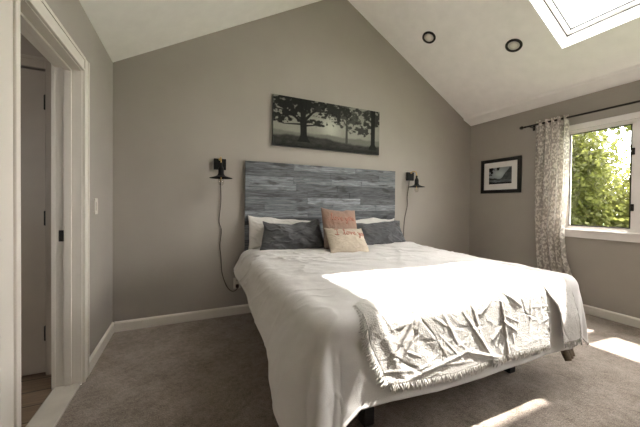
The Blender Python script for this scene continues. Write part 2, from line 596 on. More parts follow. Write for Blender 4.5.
# baseboards
def baseboard(name, x0, x1, y0, y1, side):
    mb = MB()
    t, h = .016, .092
    if side == 'back':
        prof = [(0, 0), (-t, 0), (-t, h - .016), (-t * .5, h - .004), (0, h)]
        vs = [(x, yy, z) for x in (x0, x1) for (yy, z) in prof]
    else:
        s = 1 if side == 'left' else -1
        prof = [(0, 0), (s * t, 0), (s * t, h - .016), (s * t * .5, h - .004), (0, h)]
        vs = [(x0 + xx, y, z) for y in (y0, y1) for (xx, z) in prof]
    n = 5
    fs = [tuple(range(n)), tuple(range(2 * n - 1, n - 1, -1))] + [(i, n + i, n + (i + 1) % n, (i + 1) % n) for i in range(n)]
    mb.add(vs, fs)
    struct(name, mb, M_trim)


baseboard('baseboard_back', 0.016, W - .016, 0, 0, 'back')
baseboard('baseboard_left', 0, 0, -.712, -.0, 'left')
baseboard('baseboard_right', W, W, YN, -.0, 'right')

# door casing, jamb and stop
cs = MB(); cw = .092; ct = .018


def casing_bar(mb, y0, y1, z0, z1, vert, inner_low):
    """a flat casing with a raised back band and a bead at the inner edge"""
    mb.box(.0005, ct * .75, y0 + .0015, y1 - .0015, z0 + .001, z1 - .0015)
    if vert:
        ob = (y0, y0 + .022) if not inner_low else (y1 - .022, y1)
        ib = (y1 - .014, y1) if not inner_low else (y0, y0 + .014)
        mb.box(0, ct + .0, *ob, z0, z1, bev=.003); mb.box(0, ct, *ib, z0, z1, bev=.003)
    else:
        mb.box(0, ct + .0, y0, y1, z1 - .022, z1, bev=.003); mb.box(0, ct, y0, y1, z0, z0 + .014, bev=.003)


casing_bar(cs, DY1 + .008, DY1 + .008 + cw, 0, DZ - .012 + cw, True, True)
cs.box(.0005, .014, DY0 - .146, DY0 - .058, 0, DZ - .012 + cw, bev=.002)
cs.box(.0005, .006, DY0 - .06, DY0 - .04, 0, DZ - .012 + cw)
cs.box(.0005, .017, DY0 - .042, DY0 - .008, 0, DZ - .012 + cw, bev=.004)
casing_bar(cs, DY0 - .008, DY1 + .008, DZ - .012, DZ - .012 + cw, False, True)
struct('trim_2', cs, M_trim)
jb = MB()
jb.box(-T - .004, .002, DY1 - .002, DY1 + .018, 0, DZ); jb.box(-T - .004, .002, DY0 - .018, DY0 + .002, 0, DZ)
jb.box(-T - .004, .002, DY0, DY1, DZ - .018, DZ + .002)
# stops
jb.box(-.085, -.048, DY1 - .014, DY1, 0, DZ - .018, bev=.002); jb.box(-.085, -.048, DY0, DY0 + .014, 0, DZ - .018, bev=.002)
jb.box(-.085, -.048, DY0, DY1, DZ - .031, DZ - .018, bev=.002)
# far-side casing into the hall
jb.box(-T - .018, -T, DY1 - .004, DY1 + .07, 0, DZ + .07); jb.box(-T - .018, -T, DY0 - .07, DY0 + .004, 0, DZ + .07)
jamb = struct('trim_3', jb, M_trim)
st = MB().box(-.112, -.088, DY1 - .006, DY1 - .0015, .93, 1.0, bev=.001)
st.box(-.107, -.094, DY1 - .007, DY1 - .005, .945, .985)
tag(st.build('strike_plate', M_bronze, None, (-.1, DY1 - .004, .965)), 'small dark bronze strike plate on the white jamb of the open doorway', 'strike plate')
# threshold
thr = MB()
thr.box(-.136, -.002, DY0 - .0, DY1 - .0, -.01, .012, bev=.003)
thr.box(-.128, -.122, DY0 + .004, DY1 - .004, .0115, .0127)
struct('trim_4', thr, M_thr)

# ------------------------------------------------------------------ hall beyond the doorway
HY = -.6
hw = MB()
hw.box(-2.2, -1.02, HY, HY + .1, 0, E); hw.box(-.24, -T, HY, HY + .1, 0, E); hw.box(-1.02, -.24, HY, HY + .1, 2.075, E)
hw.box(-1.02, -.24, HY + .08, HY + .1, 0, 2.075)
struct('wall_hall', hw, M_hall)
struct('wall_hall_far', MB().box(-2.3, -2.2, -2.7, HY, 0, E).box(-2.2, -1.7, -2.7, -2.6, 0, E).box(-1.05, -T, -2.7, -2.6, 0, E).box(-1.7, -1.05, -2.7, -2.6, 0, 1.2).box(-1.7, -1.05, -2.7, -2.6, 1.9, E), M_hall)  # unseen opening added in this wall so daylight reaches the hall door
struct('ceiling_hall', MB().box(-2.3, -T, -2.7, HY + .1, E, E + .06), M_hall)
d1 = empty('door_1', (-.64, HY, 0), kind='structure')
dm = MB(); dx0, dx1 = -1.005, -.258
dm.box(dx0, dx1, HY + .012, HY + .05, .012, 2.06)
dm.build('door_slab', M_door, d1)
dc = MB()
for (x0, x1, z0, z1) in ((-.25, -.178, 0, 2.14), (-1.09, -1.012, 0, 2.14), (-1.012, -.25, 2.068, 2.14)):
    dc.box(x0, x1, HY - .017, HY, z0, z1, bev=.004)
dc.box(-.2, -.178, HY - .022, HY, 0, 2.14, bev=.003); dc.box(-1.09, -.178, HY - .022, HY, 2.118, 2.14, bev=.003)
dc.build('door_casing', M_door, d1)
for z in (.285, 1.068, 1.848):
    h = MB().box(-.262, -.245, HY - .006, HY + .014, z - .048, z + .048, bev=.002)
    h.tube([(-.252, HY - .006, z - .05), (-.252, HY - .006, z + .05)], .007)
    h.build('hinge', M_dark, d1)
kn = MB().tube([(-.945, HY + .012, .95), (-.945, HY - .03, .95)], .01)
kn.lathe([(0.0, -.03), (.02, -.026), (.028, -.012), (.026, .004), (.012, .016), (.0, .018)], (-.945, HY - .045, .95), 16, Matrix.Rotation(PI / 2, 4, 'X'))
kn.build('door_knob', M_bronze, d1)

# ------------------------------------------------------------------ window on the right wall
win = empty('window_1', (W, (WY0 + WY1) / 2, WZ0), kind='structure')
wf = MB()
X0, X1 = W + .004, W + T
ft = .04
wf.box(X0, X1, WY1 - ft, WY1, WZ0, WZ1); wf.box(X0, X1, WY0, WY0 + ft, WZ0, WZ1)
wf.box(X0, X1, WY0 + ft, WY1 - ft, WZ1 - .03, WZ1); wf.box(X0, X1, WY0 + ft, WY1 - ft, WZ0, WZ0 + .03)
MU0, MU1 = -1.888, -1.846          # mullion between the two sashes
wf.box(W - .002, X1, MU0, MU1, WZ0 + .03, WZ1 - .03)
MV0, MV1 = MU0 - .98, MU0 - .94  # added mullion for the unseen extra sash that brightens the room
wf.box(W - .002, X1, MV0, MV1, WZ0 + .03, WZ1 - .03)
wf.build('window_frame', M_wframe, win)
SX0, SX1 = W + .02, W + .06
for (y0, y1) in ((MU1, WY1 - ft), (MV1, MU0), (WY0 + ft, MV0)):
    s = MB(); sw = .038; z0, z1 = WZ0 + .03, WZ1 - .03
    s.box(SX0, SX1, y0, y0 + sw, z0, z1, bev=.003); s.box(SX0, SX1, y1 - sw, y1, z0, z1, bev=.003)
    s.box(SX0, SX1, y0 + sw, y1 - sw, z0, z0 + .012, bev=.002); s.box(SX0, SX1, y0 + sw, y1 - sw, z1 - .012, z1, bev=.002)
    sash = s.build('sash', M_wframe, win)
    g = MB(); t = .009; q0, q1, r0, r1 = y0 + sw, y1 - sw, z0 + .012, z1 - .012
    g.box(SX0 - .004, SX0 + .006, q0, q0 + t, r0, r1); g.box(SX0 - .004, SX0 + .006, q1 - t, q1, r0, r1)
    g.box(SX0 - .004, SX0 + .006, q0 + t, q1 - t, r0, r0 + t); g.box(SX0 - .004, SX0 + .006, q0 + t, q1 - t, r1 - t, r1)
    g.build('screen_frame', M_bronze, sash)
    MB().box(SX0 + .02, SX0 + .024, q0, q1, r0, r1).build('pane', M_glass, sash)
    for z in (1.18, 1.745):
        for yy in ((q0 - .012,) if y1 > -1.6 else (q1 + .012,)):
            l = MB().box(SX0 - .012, SX0 + .002, yy - .012, yy + .012, z - .035, z + .035, bev=.003)
            l.box(SX0 - .02, SX0 - .01, yy - .006, yy + .006, z - .03, z + .012, bev=.002)
            l.build('latch', M_bronze, sash)
wc = MB(); k = .06
wc.box(W - .018, W, WY1, WY1 + k, WZ0, WZ1 + k, bev=.004); wc.box(W - .018, W, WY0 - k, WY0, WZ0, WZ1 + k, bev=.004)
wc.box(W - .02, W, WY0 - k, WY1 + k, WZ1, WZ1 + k, bev=.004)
wc.build('window_casing', M_wframe, win)
wsil = MB()
wsil.box(W - .03, X1, WY0 - k - .02, WY1 + k + .02, WZ0 - .022, WZ0 + .002, bev=.005)
wsil.box(W - .018, W, WY0 - k, WY1 + k, WZ0 - .09, WZ0 - .022, bev=.004)
wsil.build('window_sill', M_wframe, win)

# ================================================================== WALL THINGS
# light switch on the left wall
sw = MB().box(0, .007, -.556, -.484, 1.09, 1.208, bev=.003)
swo = sw.build('light_switch', M_plastic, None, (0, -.52, 1.149))
tag(swo, 'white light switch plate on the left wall beside the door casing', 'light switch')
MB().box(.006, .012, -.537, -.503, 1.118, 1.18, bev=.002).build('rocker', M_plastic, swo)

# outlet by the bed, with the lamp plug pushed in
ou = MB().box(1.06, 1.135, -.008, 0, .275, .392, bev=.003)
outl = ou.build('wall_outlet', M_plastic, None, (1.098, 0, .333))
tag(outl, 'white wall outlet low on the back wall beside the bed', 'outlet')
for z in (.307, .362):
    s = MB().box(1.08, 1.116, -.0095, -.006, z - .016, z + .016, bev=.002)
    so = s.build('socket', M_plastic, outl)
    MB().box(1.089, 1.092, -.0102, -.008, z - .004, z + .008).box(1.103, 1.106, -.0102, -.008, z - .004, z + .008).build('slot', M_dark, so)

# recessed ceiling lights
def can_light(cx, cy, label):
    u = (W - cx) / CA
    o = empty('recessed_light', slope_pt(u, cy, 0), label, 'ceiling light', 'recessed lights in the sloped ceiling')
    base = Vector(o.location)
    M = Matrix.Identity(4)
    MB().lathe([(.056, -.003), (.060, -.013), (.070, -.016), (.080, -.010), (.082, 0.0), (.056, .0)], base, 32).build('trim_ring', M_bronze, o)
    MB().lathe([(.0, -.004), (.057, -.004), (.057, -.001), (0, -.001)], base, 32).build('reflector', M_plastic, o)
    MB().lathe([(.0, -.014), (.018, -.013), (.031, -.009), (.036, -.0041), (.0, -.0041)], base, 24).build('bulb', M_bulb, o)
    o.rotation_euler = (0, AN, 0)
    return o


c1 = can_light(3.278, -.484, 'bronze ringed recessed light nearer the back wall, farther from the skylight')
c2 = copy_tree(c1); c2.location = slope_pt((W - 3.816) / CA, -1.163, 0)
c2['label'] = 'bronze ringed recessed light beside the skylight on the sloped ceiling'
# pockets in the slope for the two cans
for o in (c1, c2):
    pass


# wall sconces
def sconce_body(root, px, arm_l):
    b = MB().box(px - .06, px + .06, -.03, 0, 1.527, 1.64, bev=.004)
    b.build('backplate', M_black, root)
    ar = MB()
    ar.lathe([(.0, 0), (.014, .002), (.014, .012), (.008, .016), (0, .017)], (px, -.03, 1.632), 14, Matrix.Rotation(PI / 2, 4, 'X'))
    ar.tube([(px, -.03, 1.632), (px, -.07, 1.648), (px, -.115, 1.644), (px, -.14, 1.62), (px, -.145, 1.585), (px, -.145, 1.54)], .0055, 10)
    ar.build('arm', M_brass, root)
    s = MB()
    s.lathe([(.008, 1.585), (.012, 1.58), (.012, 1.55), (.022, 1.54), (.027, 1.52), (.027, 1.478), (.036, 1.458), (.065, 1.445), (.107, 1.433), (.109, 1.430),
             (.106, 1.431), (.065, 1.441), (.034, 1.453), (.022, 1.472), (.0, 1.49)], (px, -.145, 0), 32)
    s.build('lamp_shade', M_black, root)
    bl = MB()
    bl.lathe([(.013, 1.49), (.014, 1.46), (.022, 1.435), (.029, 1.405), (.027, 1.38), (.017, 1.362), (0, 1.356)], (px, -.145, 0), 20)
    bo = bl.build('bulb', M_bulbglass, root)
    fl = MB().lathe([(.0, 1.475), (.008, 1.47), (.006, 1.43), (.0, 1.42)], (px, -.145, 0), 10)
    fl.tube([(px - .01, -.145, 1.395), (px - .006, -.145, 1.425), (px, -.145, 1.39), (px + .006, -.145, 1.425), (px + .01, -.145, 1.395)], .001, 5)
    fl.build('filament', M_brass, bo)


def spline(pts, n=10):
    P = [Vector(p) for p in pts]; out = []
    for i in range(len(P) - 1):
        p0 = P[max(i - 1, 0)]; p1 = P[i]; p2 = P[i + 1]; p3 = P[min(i + 2, len(P) - 1)]
        for k in range(n):
            t = k / n
            out.append(.5 * ((2 * p1) + (-p0 + p2) * t + (2 * p0 - 5 * p1 + 4 * p2 - p3) * t * t + (-p0 + 3 * p1 - 3 * p2 + p3) * t ** 3))
    out.append(P[-1])
    return out


S1 = empty('wall_sconce', (.917, 0, 1.58), 'black wall lamp left of the headboard, its cord trailing down to the outlet', 'wall lamp', 'black shade wall lamps beside the headboard')
sconce_body(S1, .917, .145)
S2 = copy_tree(S1); S2.location = (3.432, 0, 1.58)
S2['label'] = 'black wall lamp right of the headboard, its cord dropping behind the grey pillow'
cl = spline([(.93, -.012, 1.53), (.926, -.012, 1.4), (.93, -.010, 1.2), (.913, -.010, 1.0), (.937, -.01, .9), (.922, -.01, .75), (.934, -.01, .62),
             (.945, -.012, .46), (.985, -.014, .33), (1.03, -.018, .265), (1.07, -.03, .26), (1.095, -.036, .285), (1.098, -.036, .30)], 8)
cd = MB().tube(cl, .0042, 7)
cd.box(1.083, 1.113, -.042, -.0104, .29, .325, bev=.006)
cd.build('cord', M_cord, S1)
cr = spline([(3.42, -.012, 1.53), (3.415, -.012, 1.45), (3.39, -.011, 1.3), (3.395, -.011, 1.18), (3.35, -.011, 1.0), (3.335, -.012, .8), (3.33, -.012, .4), (3.3, -.02, .1), (3.28, -.03, .02)], 8)
MB().tube(cr, .0042, 7).build('cord', M_cord, S2)


# ---------------------------------------------------------------- painted pictures
def vgrid(name, P00, PU, PV, colors, mat, parent=None, flat=True):
    """a flat sheet of coloured points: P00 corner, PU and PV edge vectors, colors (nv, nu, 3) linear"""
    nv, nu = colors.shape[:2]
    u = np.linspace(0, 1, nu); v = np.linspace(0, 1, nv)
    U, V = np.meshgrid(u, v)
    P = np.array(P00)[None, None] + U[..., None] * np.array(PU) + V[..., None] * np.array(PV)
    vs = P.reshape(-1, 3)
    me = bpy.data.meshes.new(name)
    fs = [(j * nu + i, j * nu + i + 1, (j + 1) * nu + i + 1, (j + 1) * nu + i) for j in range(nv - 1) for i in range(nu - 1)]
    off = world_loc(parent) if parent else Vector((0, 0, 0))
    me.from_pydata([tuple(np.array(p) - np.array(off)) for p in vs], [], fs)
    at = me.color_attributes.new('paint', 'FLOAT_COLOR', 'POINT')
    c = np.concatenate([colors.reshape(-1, 3), np.ones((nv * nu, 1))], 1)
    at.data.foreach_set('color', c.ravel().astype(np.float32))
    me.materials.append(mat)
    o = bpy.data.objects.new(name, me); COL.objects.link(o); o.parent = parent
    return o


def paint_trees():
    nu, nv = 400, 158
    U, V = np.meshgrid(np.linspace(0, 2.54, nu), np.linspace(0, 1, nv))   # V upward, unit = picture height
    f1, f2, f3 = make_noise(3), make_noise(4), make_noise(5)
    # misty backdrop: luminance (sRGB-ish)
    L = .47 - .12 * np.abs(V - .5) + .05 * fbm(f1, U * 1.5, V * 1.5)
    L += .12 * np.exp(-((U - 1.27) / .22) ** 2 - ((V - .45) / .3) ** 2)
    # distant tree line
    far = sstep(.33, .28, V + .03 * fbm(f1, U * 6, V * 3))
    L = L * (1 - far) + far * .36
    ground = sstep(.24, .17, V - .04 * np.sin(U * 2.2) + .02 * fbm(f2, U * 8, V * 4))
    L = L * (1 - ground) + ground * (.17 + .05 * fbm(f3, U * 9, V * 22))
    L = L - .05 * sstep(.12, .0, V)

    def dark(mask, val):
        nonlocal L
        m = np.clip(mask, 0, 1)
        L = L * (1 - m) + m * val

    def seg(x0, y0, x1, y1, r0, r1, val):
        dx, dy = x1 - x0, y1 - y0
        t = np.clip(((U - x0) * dx + (V - y0) * dy) / (dx * dx + dy * dy), 0, 1)
        d = np.hypot(U - x0 - t * dx, V - y0 - t * dy) - (r0 + (r1 - r0) * t)
        dark(sstep(.008, -.008, d), val)

    # middle tree (paler, farther)
    def canopy(cx, cy, rx, ry, dens, val, sc, seed):
        f = make_noise(seed)
        n = fbm(f, U * sc, V * sc * 1.15, 5)
        fall = 1 - ((U - cx) / rx) ** 2 - ((V - cy) / ry) ** 2
        m = sstep(0, .35, fall * .9 + n * 1.1 - (1 - dens)) * sstep(-.1, .15, fall)
        dark(m, val)

    canopy(1.72, .78, .58, .38, .60, .24, 13, 21)
    seg(1.665, .2, 1.665, .75, .03, .018, .23); seg(1.665, .55, 1.5, .8, .014, .006, .23); seg(1.665, .6, 1.85, .85, .014, .006, .23)
    # big tree on the left
    canopy(.35, .82, .66, .36, .62, .11, 13, 31); canopy(.85, .9, .8, .25, .56, .11, 13, 33); canopy(.15, .62, .42, .17, .58, .12, 14, 35)
    canopy(.9, .54, .34, .09, .6, .13, 16, 36)
    tr = .07 + .10 * np.clip((.30 - V) / .2, 0, 1) ** 2
    dark(sstep(.012, -.012, np.abs(U - .65 + .03 * (V - .2)) - tr) * (V < .6) * (V > .12), .1)
    for s in ((.64, .55, .58, 1.0, .055, .03), (.65, .55, .85, .75, .035, .02), (.85, .75, 1.15, .92, .02, .012), (.63, .5, .3, .72, .03, .014), (.3, .72, .02, .74, .014, .008),
              (.64, .45, .95, .5, .02, .008), (.62, .48, .2, .45, .018, .006), (.66, .6, .72, 1.0, .025, .014)):
        seg(*s, .1)
    # right tree
    canopy(2.3, .82, .55, .34, .58, .18, 13, 41); canopy(2.05, .5, .38, .14, .55, .2, 15, 43); canopy(1.35, .84, .55, .24, .58, .15, 13, 47)
    tr = .055 + .05 * np.clip((.25 - V) / .1, 0, 1) ** 2
    dark(sstep(.01, -.01, np.abs(U - 2.36) - tr) * (V > .1), .12)
    L = np.clip(L + .012 * RNG.standard_normal(L.shape), .05, .75)
    lum = 1.55 * np.power(L, 2.3)
    return np.stack([lum * .96, lum * .96, lum * .82], -1)


px0, px1, pz0, pz1 = 1.467, 2.89, 1.833, 2.395
cv = MB().box(px0, px1, -.034, -.002, pz0, pz1)
canvas = cv.build('canvas_print', M_frameblk, None, ((px0 + px1) / 2, 0, pz0))
tag(canvas, 'wide dark canvas print of misty trees hung above the headboard', 'wall art')
vgrid('printed_canvas', (px0 + .001, -.0355, pz0 + .001), (px1 - px0 - .002, 0, 0), (0, 0, pz1 - pz0 - .002), paint_trees(), M_canvas, canvas)

# small framed picture on the right wall
FY0, FY1, FZ0, FZ1 = -.775, -.198, 1.37, 1.86
pf = MB(); fw = .048; FX = W - .024
pf.box(FX, W - .001, FY0, FY0 + fw, FZ0, FZ1, bev=.004); pf.box(FX, W - .001, FY1 - fw, FY1, FZ0, FZ1, bev=.004)
pf.box(FX, W - .001, FY0 + fw, FY1 - fw, FZ0, FZ0 + fw, bev=.004); pf.box(FX, W - .001, FY0 + fw, FY1 - fw, FZ1 - fw, FZ1, bev=.004)
pfo = pf.build('framed_picture', M_frameblk, None, (W, (FY0 + FY1) / 2, FZ0))
tag(pfo, 'small black framed lake picture in a white mat between corner and curtain', 'framed picture')
MB().box(W - .012, W - .002, FY0 + fw - .003, FY1 - fw + .003, FZ0 + fw - .003, FZ1 - fw + .003).build('mat_board', M_mat, pfo)


def paint_lake():
    nu, nv = 120, 90
    U, V = np.meshgrid(np.linspace(0, 1, nu), np.linspace(0, 1, nv))
    f = make_noise(51)
    n = fbm(f, U * 7, V * 7, 5)
    L = .52 + .2 * np.exp(-((U - .5) / .3) ** 2 - ((V - .6) / .3) ** 2)
    hill = sstep(.02, -.02, V - (.32 + .62 * np.clip((U - .55) / .35, 0, 1) + .06 * n))
    L = L * (1 - hill) + hill * (.3 + .1 * n)
    hl = sstep(.02, -.02, V - (.42 - .35 * U + .07 * n)); L = L * (1 - hl) + hl * (.2 + .05 * n)
    wat = sstep(.27, .24, V - .0 * U); L = L * (1 - wat) + wat * (.36 + .12 * np.sin(V * 90) * .4 + .14 * n)
    lf = sstep(.0, .2, (V - .62) * 1.2 - (U - .12) * 1.1 + n * .8 - .1) * (U < .5); L = L * (1 - lf) + lf * .07
    sd = sstep(.16, .1, V + n * .05 + .05 * U); L = L * (1 - sd) + sd * .09
    L = np.clip(L, .03, .9); lum = L ** 2.2
    return np.stack([lum * .88, lum * .98, lum * 1.02], -1)


vgrid('print', (W - .0135, FY1 - .125, FZ0 + .13), (0, FY0 - FY1 + .25, 0), (0, 0, FZ1 - FZ0 - .255), paint_lake(), M_print, pfo)

# ================================================================== CURTAIN
RX, RZ0, RZ1 = W - .09, 2.185, 2.185
rod = empty('curtain_rod', (RX, -1.9, 2.2), 'thin dark bronze curtain rod running above the window', 'curtain rod')
rz = 2.205
MB().tube([(RX, -.86, rz), (RX, -4.0, rz)], .0105, 14).build('pole', M_bronze, rod)
fin = MB().lathe([(0, 0), (.012, .004), (.012, .02), (.007, .024), (.007, .03), (.017, .04), (.021, .055), (.017, .07), (.008, .078), (0, .08)], (RX, -.868, rz), 18, Matrix.Rotation(-PI / 2, 4, 'X'))
fin.build('finial', M_bronze, rod)
for y in (-.915, -3.9):
    b = MB().tube([(RX, y, rz), (RX, y, rz - .012), (W - .005, y, rz - .012)], .006, 8)
    b.box(W - .006, W, y - .014, y + .014, rz - .05, rz + .025, bev=.002)
    b.build('bracket', M_bronze, rod)


def curtain():
    nu, nz = 240, 150
    s = np.linspace(0, 1, nu); zz = np.linspace(0, 1, nz)
    S, Zt = np.meshgrid(s, zz, indexing='ij')
    ztop, zbot = rz + .035, .015
    Z = ztop + (zbot - ztop) * Zt
    # right and left edges along the drop
    kz = np.array([0, .06, .35, .55, .63, .75, .88, 1.0])
    kr = np.array([-1.31, -1.318, -1.325, -1.300, -1.292, -1.325, -1.41, -1.46])
    kl = np.array([-.985, -.99, -.975, -.975, -.985, -1.0, -1.02, -1.03])
    R = np.interp(Zt, kz, kr); Lf = np.interp(Zt, kz, kl)
    for _ in range(1):
        pass
    f = make_noise(61)
    ph = S * 2 * PI * 5.0 + .9 * f(S * 3, Zt * 1.2) + .35 * fbm(f, S * 6 + 9, Zt * 2)
    amp = .020 + .016 * Zt + .012 * f(S * 5 + 2, Zt * 2)
    X = RX + amp * np.sin(ph) + .006 * np.sin(2 * ph + 1)
    Y = Lf + (R - Lf) * (S + .018 * np.sin(ph * 1.0 + 1.2))
    # gathered on the rod pocket
    top = sstep(.05, .0, Zt)
    X = X + top * .0
    P = np.stack([X, Y, Z], -1).reshape(-1, 3)
    me = bpy.data.meshes.new('curtain')
    me.from_pydata(P.tolist(), [], grid_faces(nu, nz))
    uvl = me.uv_layers.new(name='UVMap')
    UVv = np.stack([S.reshape(-1) * 1.3, (Zt.reshape(-1)) * 2.2], -1)
    li = np.empty(len(me.loops), int); me.loops.foreach_get('vertex_index', li)
    uvl.data.foreach_set('uv', UVv[li].ravel().astype(np.float32))
    me.polygons.foreach_set('use_smooth', [True] * len(me.polygons))
    me.materials.append(M_curtain)
    o = bpy.data.objects.new('curtain', me); COL.objects.link(o)
    tag(o, 'white curtain panel with grey floral print hanging at the left side of the window', 'curtain')
    return o


curtain()

# ================================================================== HEADBOARD
HX0, HX1, HZ1 = 1.168, 3.15, 1.637
hb = MB(); rows = 16; z0h = .42; rh = (HZ1 - z0h) / rows
rr = random.Random(5)
for i in range(rows):
    zt = HZ1 - i * rh
    cuts = [HX0]
    x = HX0 + rr.uniform(.2, .75)
    while x < HX1 - .2:
        cuts.append(x); x += rr.uniform(.42, .95)
    cuts.append(HX1)
    if i == 5:
        cuts = [HX0, 1.88, 2.60, HX1]
    for j in range(len(cuts) - 1):
        mi = rr.choice((0, 1, 1, 2, 2, 4, 0, 1))
        if i == 5: mi = (1, 3, 0)[j]
        d = .012 * rr.random()*.35
        hb.box(cuts[j] + .0008, cuts[j + 1] - .0008, -.048 - d, -.03, zt - rh + .001, zt - .001, mi, bev=.0015)
hb.box(HX0 + .005, HX1 - .005, -.03, -.012, z0h, HZ1 - .002, 4)
hbo = hb.build('headboard', M_planks, None, (2.159, -.012, z0h))
tag(hbo, 'weathered blue grey plank headboard standing behind the pillows', 'headboard')
for x in (HX0 + .2, HX1 - .2):
    MB().box(x - .04, x + .04, -.03, -.013, 0, z0h + .3).build('leg', M_planks[4], hbo)

# ================================================================== BED
bed = empty('bed_frame', (2.155, -1.06, 0), 'black metal bed frame under the white bedding', 'bed frame')
BX0, BX1, BY0, BY1 = 1.19, 3.12, -1.93, -.07
for (x0, x1, y0, y1, nm) in ((BX0, BX0 + .04, BY0 + .04, BY1 - .04, 'side_rail'), (BX1 - .04, BX1, BY0 + .04, BY1 - .04, 'side_rail'), (BX0, BX1, BY0, BY0 + .04, 'foot_rail'), (BX0, BX1, BY1 - .04, BY1, 'head_rail'), (2.135, 2.175, BY0 + .04, BY1 - .04, 'centre_rail')):
    MB().box(x0, x1, y0, y1, .30, .37, bev=.004).build(nm, M_bedblk, bed)
l0 = None
for x in (1.51, 2.155, 2.72):
    for y in (-1.845, -.35):
        if abs(x - 2.155) < .01 and y < -1:
            continue
        if l0 is None:
            l0 = MB().box(x - .032, x + .032, y - .032, y + .032, .0, .31, bev=.006).build('leg', M_bedblk, bed, (x - 2.155, y + 1.06, 0))
        else:
            c = l0.copy(); COL.objects.link(c); c.location = (x - 2.155, y + 1.06, 0)

mt = MB().box(BX0 + .01, BX1 - .01, -2.03, BY1, .371, .64, bev=.045)
mto = mt.build('mattress', M_matt, None, (2.155, -1.06, .385))
tag(mto, 'thick pale mattress lying on the black bed frame beneath the comforter', 'mattress')

# ---------------------------------------------------------------- comforter
ZT = .688; RB = .075
CX0, CX1, CY0 = 1.185 + RB * .5, 3.125 - RB * .5, -2.005 + RB * .5     # where the cloth starts to bend over
nA, nB, nC, nD = make_noise(71), make_noise(72), make_noise(73), make_noise(74)


def creases(A, B, lines):
    h = 0
    for (x0, y0, x1, y1, w, hh) in lines:
        dx, dy = x1 - x0, y1 - y0
        t = np.clip(((A - x0) * dx + (B - y0) * dy) / (dx * dx + dy * dy), 0, 1)
        d = np.hypot(A - x0 - t * dx, B - y0 - t * dy)
        h = h + hh * np.exp(-(d / w) ** 2) * (.35 + .65 * np.sin(PI * np.clip(t, .04, .96)))
    return h


def fall(L, a1, a2):
    """outward run and drop of cloth L metres past the edge: it bends down to a1 degrees, then slowly to a2"""
    l = np.linspace(0, 1.2, 600)
    ph = np.radians(a1 * sstep(0, .15, l) + (a2 - a1) * sstep(.15, .55, l))
    st_ = l[1] - l[0]
    return np.interp(L, l, np.cumsum(np.cos(ph)) * st_), np.interp(L, l, np.cumsum(np.sin(ph)) * st_)


def drape(A, B):
    """cloth coordinates to the bedding's surface: flat on top, bending over the edges, hanging in folds"""
    dx = np.where(A < CX0, A - CX0, np.where(A > CX1, A - CX1, 0.))
    dy = np.where(B < CY0, B - CY0, 0.)
    L = np.hypot(dx, dy) + 1e-9
    nx, ny = dx / L, dy / L
    corner = (np.abs(dx) > 1e-6) & (np.abs(dy) > 1e-6)
    th = np.arctan2(np.abs(dy), np.abs(dx) + 1e-9)          # 0 at a side, 90 degrees at the foot
    cw_ = np.sin(2 * th) * corner
    lw = np.clip(-nx, 0, 1) ** 2                            # how much a point hangs on the left side
    rw_ = np.clip(nx, 0, 1) ** 2
    rem = np.maximum(L - .1, 0)
    o1, d1_ = fall(L, 58, 80); o2, d2_ = fall(L, 85, 86); o3, d3_ = fall(L, 78, 91)
    out = o1 * lw + o3 * rw_ + o2 * (1 - lw - rw_); dn = d1_ * lw + d3_ * rw_ + d2_ * (1 - lw - rw_)
    # soft folds along the sides, deeper ones fanning out of the corners
    side = (np.abs(dx) > 1e-6) & ~corner
    foot = (np.abs(dy) > 1e-6) & ~corner
    fold = .035 * np.sin(B * 9 + 1.2 * nA(B * 2.2, B * 0 + 3)) * side * sstep(.0, .3, B - CY0) + .005 * np.sin(A * 8.5 + 1.6 * nA(A * 2.3, A * 0 + 7)) * foot * sstep(0, .15, A - CX0) * sstep(0, .15, CX1 - A)
    fold = fold + cw_ * (.07 * np.cos(th * 6.2 + .5) + .035 * np.cos(th * 13 + 1.)) * (.4 + .6 * lw)
    out = out + rem * fold * np.minimum(rem / .12, 1.0) * 1.3
    X = np.where(dx < 0, CX0, np.where(dx > 0, CX1, A)) + nx * out
    Y = np.where(dy < 0, CY0, B) + ny * out
    Z = ZT - dn
    return X, Y, Z, L, rem


def normals(X, Y, Z):
    P = np.stack([X, Y, Z], -1)
    du = np.gradient(P, axis=0); dv = np.gradient(P, axis=1)
    n = np.cross(du, dv); n /= (np.linalg.norm(n, axis=-1, keepdims=True) + 1e-12)
    return np.where((n[..., 2:3].mean() < 0), -n, n)


RRC = random.Random(12)
rand_lines = []
for i in range(110):      # small crossing creases over the foot of the bed
    x = RRC.uniform(1.35, 3.0); y = RRC.uniform(-2.46, -1.95); a = RRC.uniform(0, PI); l = RRC.uniform(.08, .28)
    rand_lines.append((x, y, x + l * math.cos(a), y + l * math.sin(a), RRC.uniform(.004, .008), RRC.uniform(.0010, .0028) * RRC.choice((1, 1, -1))))


def comforter_height(A, B, L):
    h = .010 * fbm(nA, A * 2.6, B * 2.6, 3) + .006 * fbm(nB, A * 7, B * 7, 3)
    # ridged wrinkles near the head and the right side
    r1 = 1 - np.abs(fbm(nC, A * 3.2 + B * 2.2, B * 4.5 - A * 1.2, 3)) * 2.6
    h = h + .012 * np.clip(r1, 0, 1) ** 3 * (.35 + .65 * sstep(-1.3, -.5, B))
    # puff along the pillows
    h = h + .018 * sstep(-.75, -.4, B) * (1 + .6 * nD(A * 5, B * 3))
    # the hanging foot end is pulled smooth by its own weight
    h = h * (1 - .8 * sstep(-1.97, -2.06, B) * sstep(1.0, 1.4, A))
    h = h * (.55 + .45 * sstep(.0, .05, np.abs(L) + .05))
    return h


